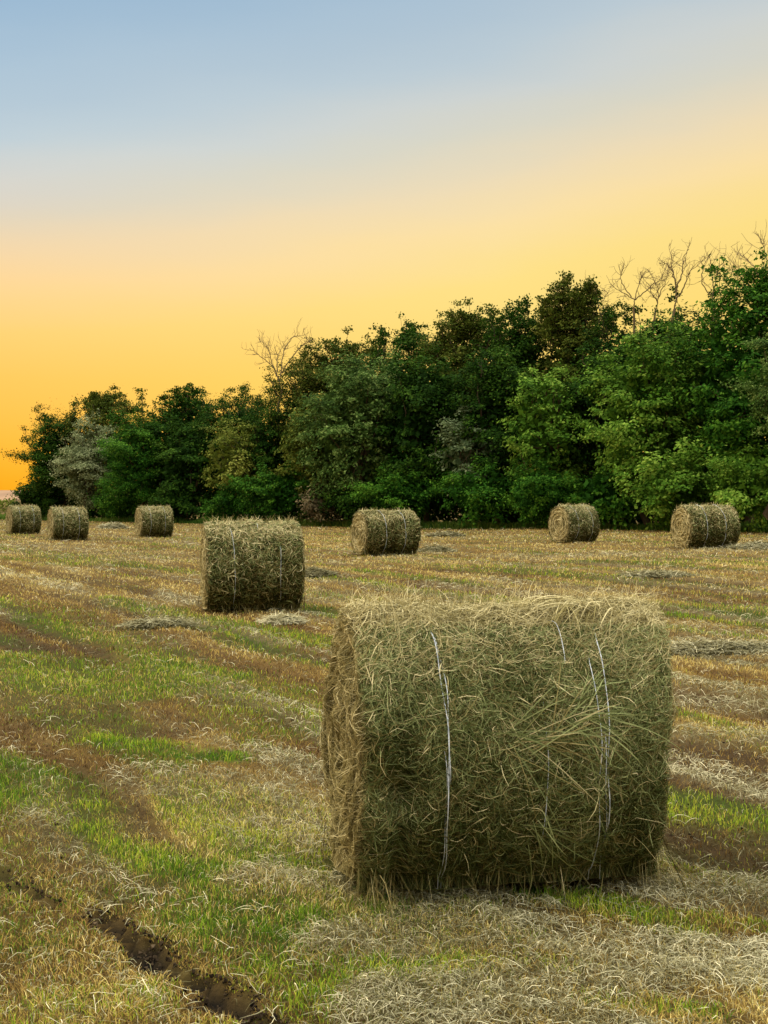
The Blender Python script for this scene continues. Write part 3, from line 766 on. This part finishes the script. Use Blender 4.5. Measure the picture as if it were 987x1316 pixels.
TREES = [  # kind, u, metres behind the edge, width, top row, lowest leaf row, leaf, options, label
    # --- back row
    ('tree', 138, 4.5, 104, 510, 640, 'autumn', dict(airy=.3, sprigs=16, dens=.8), 'airy-topped tree rising behind the silvery round tree at the left end'),
    ('tree', 232, 5.0, 130, 508, 640, 'dark', dict(sprigs=12), 'dark tree with leafy sprigs on top, behind the third bale from the left'),
    ('tree', 305, 6.0, 120, 508, 640, 'dark', dict(sprigs=14), 'dark tree behind the open olive tree, left of the dead tree'),
    ('tree', 405, 5.5, 120, 452, 640, 'autumn', dict(airy=.2, sprigs=14, dens=.85), 'tall yellowish brown tree just right of the leafless dead tree'),
    ('tree', 452, 7.0, 120, 440, 630, 'autumn', dict(airy=.2, sprigs=12), 'brown-tinged tree peeking over the big grey-green tree'),
    ('tree', 520, 6.5, 120, 430, 620, 'dark', dict(sprigs=14), 'dark tree with twiggy top above the bale with white twine'),
    ('tree', 600, 6.5, 130, 408, 620, 'autumn', dict(sprigs=20, airy=.1), 'dark tree with twiggy top behind the small ashy tree'),
    ('tree', 668, 6.5, 120, 404, 620, 'dark', dict(sprigs=14), 'dark tree with low twiggy top behind the light grey-green tree'),
    ('tree', 738, 6.5, 105, 378, 620, 'autumn', dict(sprigs=24, airy=.15), 'tall tree with the open leafy peak left of the bare branches'),
    ('tree', 805, 7.0, 130, 402, 620, 'dark', dict(sprigs=6), 'dark tree under the first bare branches, behind the bright tree'),
    ('tree', 885, 7.0, 130, 392, 620, 'dark', dict(sprigs=5), 'dark tree under the tallest bare branches'),
    # --- front row
    ('tree', 78, 1.6, 98, 530, 668, 'dark', dict(sprigs=5, dens=1.4), 'dark domed tree at the far left end against the orange sky'),
    ('tree', 116, .6, 84, 536, 662, 'silver', dict(clump=.8), 'silvery grey-green round tree behind the second bale from the left'),
    ('tree', 178, .3, 110, 526, 672, 'green', dict(), 'full green tree with leaves to the ground left of the third bale'),
    ('tree', 240, 1.2, 84, 538, 670, 'dark', dict(), 'dark narrow tree directly behind the third bale from the left'),
    ('tree', 305, .2, 100, 528, 648, 'olive', dict(layered=True, airy=.7, dens=.62, clump=.72), 'open yellow-olive tree with layered sparse branches'),
    ('tree', 352, 2.6, 90, 512, 668, 'dark', dict(sprigs=4), 'dark tree below the leafless dead tree'),
    ('tree', 462, .8, 150, 442, 668, 'greygreen', dict(clump=.85), 'big tree with dull grey-green foliage between the dead tree and mid field'),
    ('tree', 405, .6, 84, 500, 664, 'olive', dict(airy=.3, clump=.8), 'slender olive-green tree on the left flank of the big grey-green tree'),
    ('tree', 548, 1.6, 130, 440, 668, 'dark', dict(), 'broad dark green tree above the bale with white twine'),
    ('tree', 602, .2, 92, 520, 652, 'ash', dict(airy=.5, dens=.6, clump=.75), 'small ashy grey-leaved tree in the middle of the wood edge'),
    ('tree', 640, 2.0, 110, 436, 664, 'dark', dict(), 'dark tree between the small ashy tree and the light grey-green tree'),
    ('tree', 706, .6, 120, 462, 650, 'bright', dict(airy=.3, clump=.85, dens=.9), 'light grey-green tree above the left neighbour of the rightmost bale'),
    ('tree', 765, 2.5, 90, 440, 664, 'dark', dict(), 'dark tree in the gap left of the bright tree'),
    ('tree', 838, .0, 172, 416, 664, 'bright', dict(clump=.85), 'big bright yellow-green tree above the two right-hand bales'),
    ('tree', 962, 1.4, 170, 352, 664, 'green', dict(sprigs=12), 'tallest dark green tree at the right edge'),
    ('tree', 1012, -2.5, 100, 405, 590, 'greygreen', dict(clump=.85), 'pale-leaved tree cut by the right edge of the photo'),
    # --- shrubs
    ('shrub', 300, -1.2, 64, 618, 672, 'green', dict(stem=False, clump=.8), 'low green bush left of the arching bush, behind the second nearest bale'),
    ('shrub', 360, -1.4, 110, 600, 670, 'green', dict(stem=False, clump=.8, layered=True), 'arching green bush under the dead tree'),
    ('shrub', 408, -1.6, 42, 638, 668, 'dry', dict(stem=False, airy=.3), 'dry brownish bush at the foot of the wood, left of the bale with white twine'),
    ('shrub', 520, -.8, 110, 600, 672, 'green', dict(stem=False), 'dark green bush right behind the bale with white twine'),
    ('shrub', 618, -1.2, 110, 592, 674, 'green', dict(stem=False), 'round green bush below the small ashy tree'),
    ('shrub', 700, -1.4, 110, 596, 676, 'green', dict(stem=False), 'green bush behind the left neighbour of the rightmost bale'),
    ('shrub', 775, -1.2, 90, 606, 678, 'green', dict(stem=False), 'green bush in the gap between the two right-hand bales'),
    ('shrub', 868, -1.8, 140, 582, 680, 'bright', dict(stem=False), 'vivid green bush directly behind the rightmost bale'),
    ('shrub', 968, -2.2, 130, 574, 684, 'bright', dict(stem=False), 'vivid green bush at the right edge behind the rightmost bale'),
    ('shrub', 150, -.8, 60, 632, 673, 'green', dict(stem=False, clump=.8), 'small rounded green bush between second and third bale from the left'),
    ('shrub', 225, -.6, 60, 628, 672, 'dark', dict(stem=False, clump=.8), 'small dark bush right of the third bale from the left'),
    ('shrub', 455, -.8, 70, 622, 668, 'dark', dict(stem=False, clump=.8), 'small dark bush left of the bale with white twine'),
    ('shrub', 45, -.5, 55, 612, 670, 'dark', dict(stem=False, clump=.8), 'dark bush at the foot of the leftmost tree, behind the leftmost bale'),
]
NAME = {'autumn': 'leafy_tree', 'dark': 'leafy_tree', 'green': 'leafy_tree', 'bright': 'leafy_tree', 'silver': 'silvery_tree', 'greygreen': 'leafy_tree', 'olive': 'leafy_tree', 'ash': 'leafy_tree'}
for i, (cat, u, dy, w, vt, vl, sp, opt, lab) in enumerate(TREES):
    x, y, wm, top, low = place(u, dy, w, vt, vl)
    make_tree('shrub' if cat == 'shrub' else NAME[sp], lab, cat, x, y, wm, top, low, sp, 100 + i, group='bushes along the wood edge' if cat == 'shrub' else None, **opt)

# undergrowth between and behind the trunks
def undergrowth():
    g = np.random.default_rng(5); n = 42000
    u = g.random(n) * 1060 - 20
    y = wood_front(u) + 2.0 + 5 * g.random(n); x = (u - UC) / F * y
    k = u > 48; x, y, u = x[k], y[k], u[k]; n = len(x)
    h = (1.2 + 3.6 * fbm(x / 2.5, y / 2.5, 81, 3)) * (.5 + .5 * sst(u, 40, 200))
    z = h * g.random(n) ** .75
    mb = MB(); leaves(mb, np.stack([x, y, z], 1), unit(rnd_dirs(g, n) + np.array([0, -.5, .4])), .3, np.clip(g.normal(.35, .18, n), 0, 1), g)
    tag(mb.build('undergrowth', M_leaf['dark']), 'dense dark undergrowth between the tree trunks', 'undergrowth', None, 'stuff')
undergrowth()

# leafless trees: their limbs as surveyed, twigs grown on them
def bare_tree(dy, label, limbs, seed, r0=.07, twigs=9):
    g = np.random.default_rng(seed); u0, v0 = limbs[0][0]
    y = wood_front(min(u0, 1000)) + dy; x = (u0 - UC) / F * y
    root = empty('bare_tree', (x, y, float(terrain(np.array([x]), np.array([y]))[0])))
    tag(root, label, 'tree', 'leafless trees of the wood edge')
    loc = lambda u, v, d: np.array([(u - UC) / F * y - x, d, CAM_Z + (HOR - v) / F * y - root.location.z])
    trunk = MB(); p0 = loc(u0, v0, 0)
    trunk.tube(branch_path(np.array([g.normal(0, .2), 0, -.1]), p0, g, .05, 8), np.linspace(r0 * 2, r0, 8), 7, .5); trunk.build('trunk', M_dead, root)
    crown = MB()
    def twig(p, d, l, r, depth):
        pts = [p]; q = p.copy(); dd = d.copy()
        for k in range(4):
            dd = unit(dd + g.normal(0, .2, 3) + np.array([0, 0, .08])); q = q + dd * l / 4; pts.append(q.copy())
        crown.tube(np.array(pts), np.linspace(r, r * .55, 5), 3, .5)
        if depth:
            for k in range(g.integers(1, 4)): twig(pts[g.integers(1, 5)], unit(dd + g.normal(0, .75, 3)), l * g.uniform(.4, .75), max(r * .7, .007), depth - 1)
    for li, pl in enumerate(limbs):
        sgn = g.normal(0, .5); n = len(pl)
        P = np.array([loc(u, v, sgn * i * .35 + (g.normal(0, .12) if i else 0)) for i, (u, v) in enumerate(pl)])
        t = np.linspace(0, n - 1, n * 4); Q = np.stack([np.interp(t, np.arange(n), P[:, k]) for k in range(3)], 1)
        Q[1:-1] = (Q[:-2] + Q[1:-1] + Q[2:]) / 3; Q[1:] += g.normal(0, .025, (len(Q) - 1, 3))
        rr = np.linspace(r0 * .55, .012, len(Q)); crown.tube(Q, rr, 5, .5)
        for k in range(twigs + g.integers(0, 3)):
            f = g.integers(len(Q) // 3, len(Q)); d0 = unit(Q[min(f + 1, len(Q) - 1)] - Q[f - 1])
            twig(Q[f], unit(d0 + g.normal(0, .8, 3)), g.uniform(.35, .95), .014, 1)
    crown.build('branches', M_dead, root)
bare_tree(3.0, 'leafless dead tree with forked grey branches left of centre', [[(362, 505), (357, 478), (342, 463), (328, 452), (319, 447)], [(358, 490), (348, 462), (344, 445), (334, 438)],
    [(360, 485), (362, 462), (366, 445), (374, 430), (386, 429)], [(362, 480), (376, 458), (391, 444), (406, 437)], [(357, 478), (356, 458), (362, 446)]], 3, .07, 13)
bare_tree(5.5, 'tallest leafless tree with spreading twigs above the bright tree', [[(866, 398), (868, 367), (856, 342), (841, 343)], [(867, 375), (875, 351), (877, 333), (884, 320)], [(868, 385), (880, 365), (884, 352), (897, 340)], [(868, 365), (862, 345), (864, 330)]], 8, .07)
bare_tree(6.0, 'narrow leafless tree between the tallest leafless tree and the right edge', [[(914, 390), (919, 360), (922, 345), (929, 333)], [(917, 372), (914, 345), (908, 331)], [(915, 384), (901, 366), (900, 345), (906, 338)]], 12, .055, 8)
bare_tree(6.0, 'low leafless tree left of the tallest leafless tree', [[(814, 396), (817, 372), (827, 350)], [(815, 385), (804, 378), (786, 368)], [(811, 382), (798, 362), (797, 350)], [(816, 386), (832, 372), (845, 362), (850, 356)]], 17, .055)
bare_tree(7.5, 'thin leafless tree beside the open leafy peak', [[(766, 414), (768, 389), (763, 364)], [(767, 398), (775, 385), (783, 377)]], 23, .05, 8)
bare_tree(4.5, 'leafless tree above the tallest dark green tree at the right edge', [[(981, 362), (971, 338), (957, 322)], [(982, 352), (984, 330), (978, 312)], [(980, 355), (966, 352), (953, 350), (940, 345)]], 29, .06)

bare_tree(6.5, 'short leafless tree between the low leafless tree and the tallest leafless tree', [[(842, 398), (846, 376), (838, 356)], [(845, 384), (853, 366), (855, 352)], [(844, 388), (834, 374)]], 41, .05, 9)
bare_tree(5.5, 'short leafless tree just left of the right-edge leafless tree', [[(943, 384), (946, 362), (939, 346)], [(945, 372), (955, 354)], [(944, 378), (933, 364), (930, 352)]], 43, .05, 9)
# far hedge and hills at the open left end
def hedge():
    g = np.random.default_rng(9); n = 9000
    x = -66 + 30 * g.random(n); y = 130 + g.random(n) * 2.2
    h = 1.5 * (.55 + .8 * fbm(x / 1.8, y, 83, 3)); z = h * g.random(n) ** .6
    mb = MB(); leaves(mb, np.stack([x, y, z], 1), unit(rnd_dirs(g, n) + np.array([0, -.4, .6])), .22, np.clip(g.normal(.45, .2, n), 0, 1), g)
    tag(mb.build('hedge', M_leaf['olive']), 'low distant hedge beyond the leftmost bale', 'hedge')
hedge()
hb = MB()
hx = np.linspace(-1500, 900, 160); prof = 3 + 7 * fbm(hx / 420, hx * 0, 88, 4)
rows = []
for k, (yy, f) in enumerate([(820, 0), (900, .75), (960, 1), (1060, .6), (1200, 0)]):
    rows.append(np.stack([hx, np.full_like(hx, yy), prof * f - .3], 1))
ii = (np.arange(4)[:, None] * 160 + np.arange(159)[None]).ravel()
hb.add(np.concatenate(rows), np.stack([ii, ii + 1, ii + 161, ii + 160], 1), R.random(800), 0, True)
M_hill = ramp_mat('hazed_hill', [(0, (.2, .13, .09)), (1, (.34, .22, .15))], .95, 0, .05, (.01, .8))  # pinkish distance haze painted into the hill colour
tag(hb.build('hills', M_hill), 'low hills tinted with painted pinkish haze on the left horizon', 'hills', None, 'structure')

# ------------------------------------------------------------------ sky, sun
EXPO = .82; VIS = .93 / 2 ** EXPO
HIGH, BACK = 6.4, .1
SUN_AZ, SUN_EL = math.radians(-72), math.radians(12)       # left of the view, low
w = bpy.data.worlds.new('World'); scene.world = w; w.use_nodes = True
nt = w.node_tree; nt.nodes.clear(); N = nt.nodes.new; L = nt.links.new
out = N('ShaderNodeOutputWorld')
sky = N('ShaderNodeTexSky'); sky.sky_type = 'NISHITA'; sky.sun_disc = False
sky.sun_elevation = math.radians(3); sky.sun_rotation = SUN_AZ
bg1 = N('ShaderNodeBackground'); bg1.inputs['Strength'].default_value = .04
L(sky.outputs[0], bg1.inputs['Color'])
tc = N('ShaderNodeTexCoord'); sx = N('ShaderNodeSeparateXYZ'); L(tc.outputs['Generated'], sx.inputs[0])
def math_(op, a, b, clamp=False):
    m = N('ShaderNodeMath'); m.operation = op; m.use_clamp = clamp
    for i, v in enumerate((a, b)):
        if isinstance(v, (int, float)): m.inputs[i].default_value = v
        else: L(v, m.inputs[i])
    return m.outputs[0]
tl = N('ShaderNodeMapRange'); tl.interpolation_type = 'SMOOTHSTEP'; tl.inputs['From Min'].default_value = .04; tl.inputs['From Max'].default_value = .22; tl.inputs['To Max'].default_value = .2
L(sx.outputs['Z'], tl.inputs['Value'])
p = math_('SUBTRACT', sx.outputs['Z'], math_('MULTIPLY', sx.outputs['X'], tl.outputs[0]))
mpn = N('ShaderNodeMapping'); mpn.inputs['Scale'].default_value = (2.2, 2.2, 11); L(tc.outputs['Generated'], mpn.inputs['Vector'])
nz = N('ShaderNodeTexNoise'); nz.inputs['Scale'].default_value = 1.6; nz.inputs['Detail'].default_value = 5; L(mpn.outputs[0], nz.inputs['Vector'])
p = math_('ADD', p, math_('MULTIPLY', math_('SUBTRACT', nz.outputs['Fac'], .5), .04))      # thin uneven haze
p = math_('MULTIPLY', math_('ADD', p, .099), 1 / 1.3, True)
r = N('ShaderNodeValToRGB'); cr = r.color_ramp
el = lambda v: math.sin(math.atan((HOR - v) / F))
stops = [(-.1, (253, 198, 68)), (el(560), (253, 206, 82)), (el(480), (253, 209, 86)), (el(390), (252, 217, 115)), (el(320), (250, 218, 152)), (el(262), (237, 214, 172)),
         (el(205), (214, 208, 190)), (el(155), (202, 205, 203)), (el(100), (183, 197, 207)), (el(55), (173, 191, 206)), (el(0), (165, 187, 206)), (el(-110), (141, 173, 202)), (.62, (190, 185, 172)), (1.1, (200, 191, 166))]
cr.elements.remove(cr.elements[-1])
for i, (q, c) in enumerate(stops):
    e = cr.elements[0] if i == 0 else cr.elements.new((q + .1) / 1.3)
    e.position = (q + .1) / 1.3; e.color = (*S(*c), 1)
L(p, r.inputs['Fac'])
# the afterglow: low and to the left
lowf = math_('MULTIPLY', math_('SUBTRACT', .25, sx.outputs['Z']), 1 / .25, True)
leftf = math_('MULTIPLY', math_('SUBTRACT', .08, sx.outputs['X']), 1 / .36, True)
glow = math_('MULTIPLY', math_('POWER', lowf, 1.1), leftf, True)
mx = N('ShaderNodeMix'); mx.data_type = 'RGBA'; L(glow, mx.inputs['Factor']); L(r.outputs['Color'], mx.inputs['A'])
mx.inputs['B'].default_value = (*S(250, 166, 10), 1)
bg2 = N('ShaderNodeBackground'); # high sky and sky behind the viewer: boosted out of frame as added fill
hi = N('ShaderNodeMapRange'); hi.interpolation_type = 'SMOOTHSTEP'; hi.inputs['From Min'].default_value = .44; hi.inputs['From Max'].default_value = .85; hi.inputs['To Max'].default_value = HIGH
L(sx.outputs['Z'], hi.inputs['Value'])
bk = N('ShaderNodeMapRange'); bk.interpolation_type = 'SMOOTHSTEP'; bk.inputs['From Min'].default_value = .25; bk.inputs['From Max'].default_value = -.6; bk.inputs['To Max'].default_value = BACK
L(sx.outputs['Y'], bk.inputs['Value'])
L(math_('MULTIPLY', math_('ADD', math_('ADD', hi.outputs[0], bk.outputs[0]), 1), VIS), bg2.inputs['Strength'])
L(mx.outputs['Result'], bg2.inputs['Color'])
ad = N('ShaderNodeAddShader'); L(bg1.outputs[0], ad.inputs[0]); L(bg2.outputs[0], ad.inputs[1]); L(ad.outputs[0], out.inputs[0])

sun = bpy.data.lights.new('sun', 'SUN'); sun.energy = 1.5; sun.angle = math.radians(12); sun.color = (1, .76, .42)
so = bpy.data.objects.new('sun', sun); COL.objects.link(so)
dirv = np.array([math.sin(SUN_AZ) * math.cos(SUN_EL), math.cos(SUN_AZ) * math.cos(SUN_EL), math.sin(SUN_EL)])
from mathutils import Vector
so.rotation_euler = Vector(dirv).to_track_quat('Z', 'Y').to_euler(); so.location = (-20, 0, 20)

# ------------------------------------------------------------------ camera
cam = bpy.data.cameras.new('camera'); co = bpy.data.objects.new('camera', cam); COL.objects.link(co)
co.location = (0, 0, CAM_Z); co.rotation_euler = (math.radians(90 - math.degrees(math.atan(18 / F))), 0, 0)
cam.sensor_fit = 'VERTICAL'; cam.sensor_height = 36; cam.lens = F / 1316 * 36
cam.clip_start = .05; cam.clip_end = 6000
scene.camera = co

vs = scene.view_settings
vs.view_transform = 'Standard'; vs.look = 'None'; vs.exposure = EXPO; vs.gamma = 1; vs.use_curve_mapping = False
scene.render.resolution_x, scene.render.resolution_y = 768, 1024
scene.render.engine = 'CYCLES'
scene.cycles.max_bounces = 6; scene.cycles.diffuse_bounces = 2; scene.cycles.transmission_bounces = 4; scene.cycles.transparent_max_bounces = 4
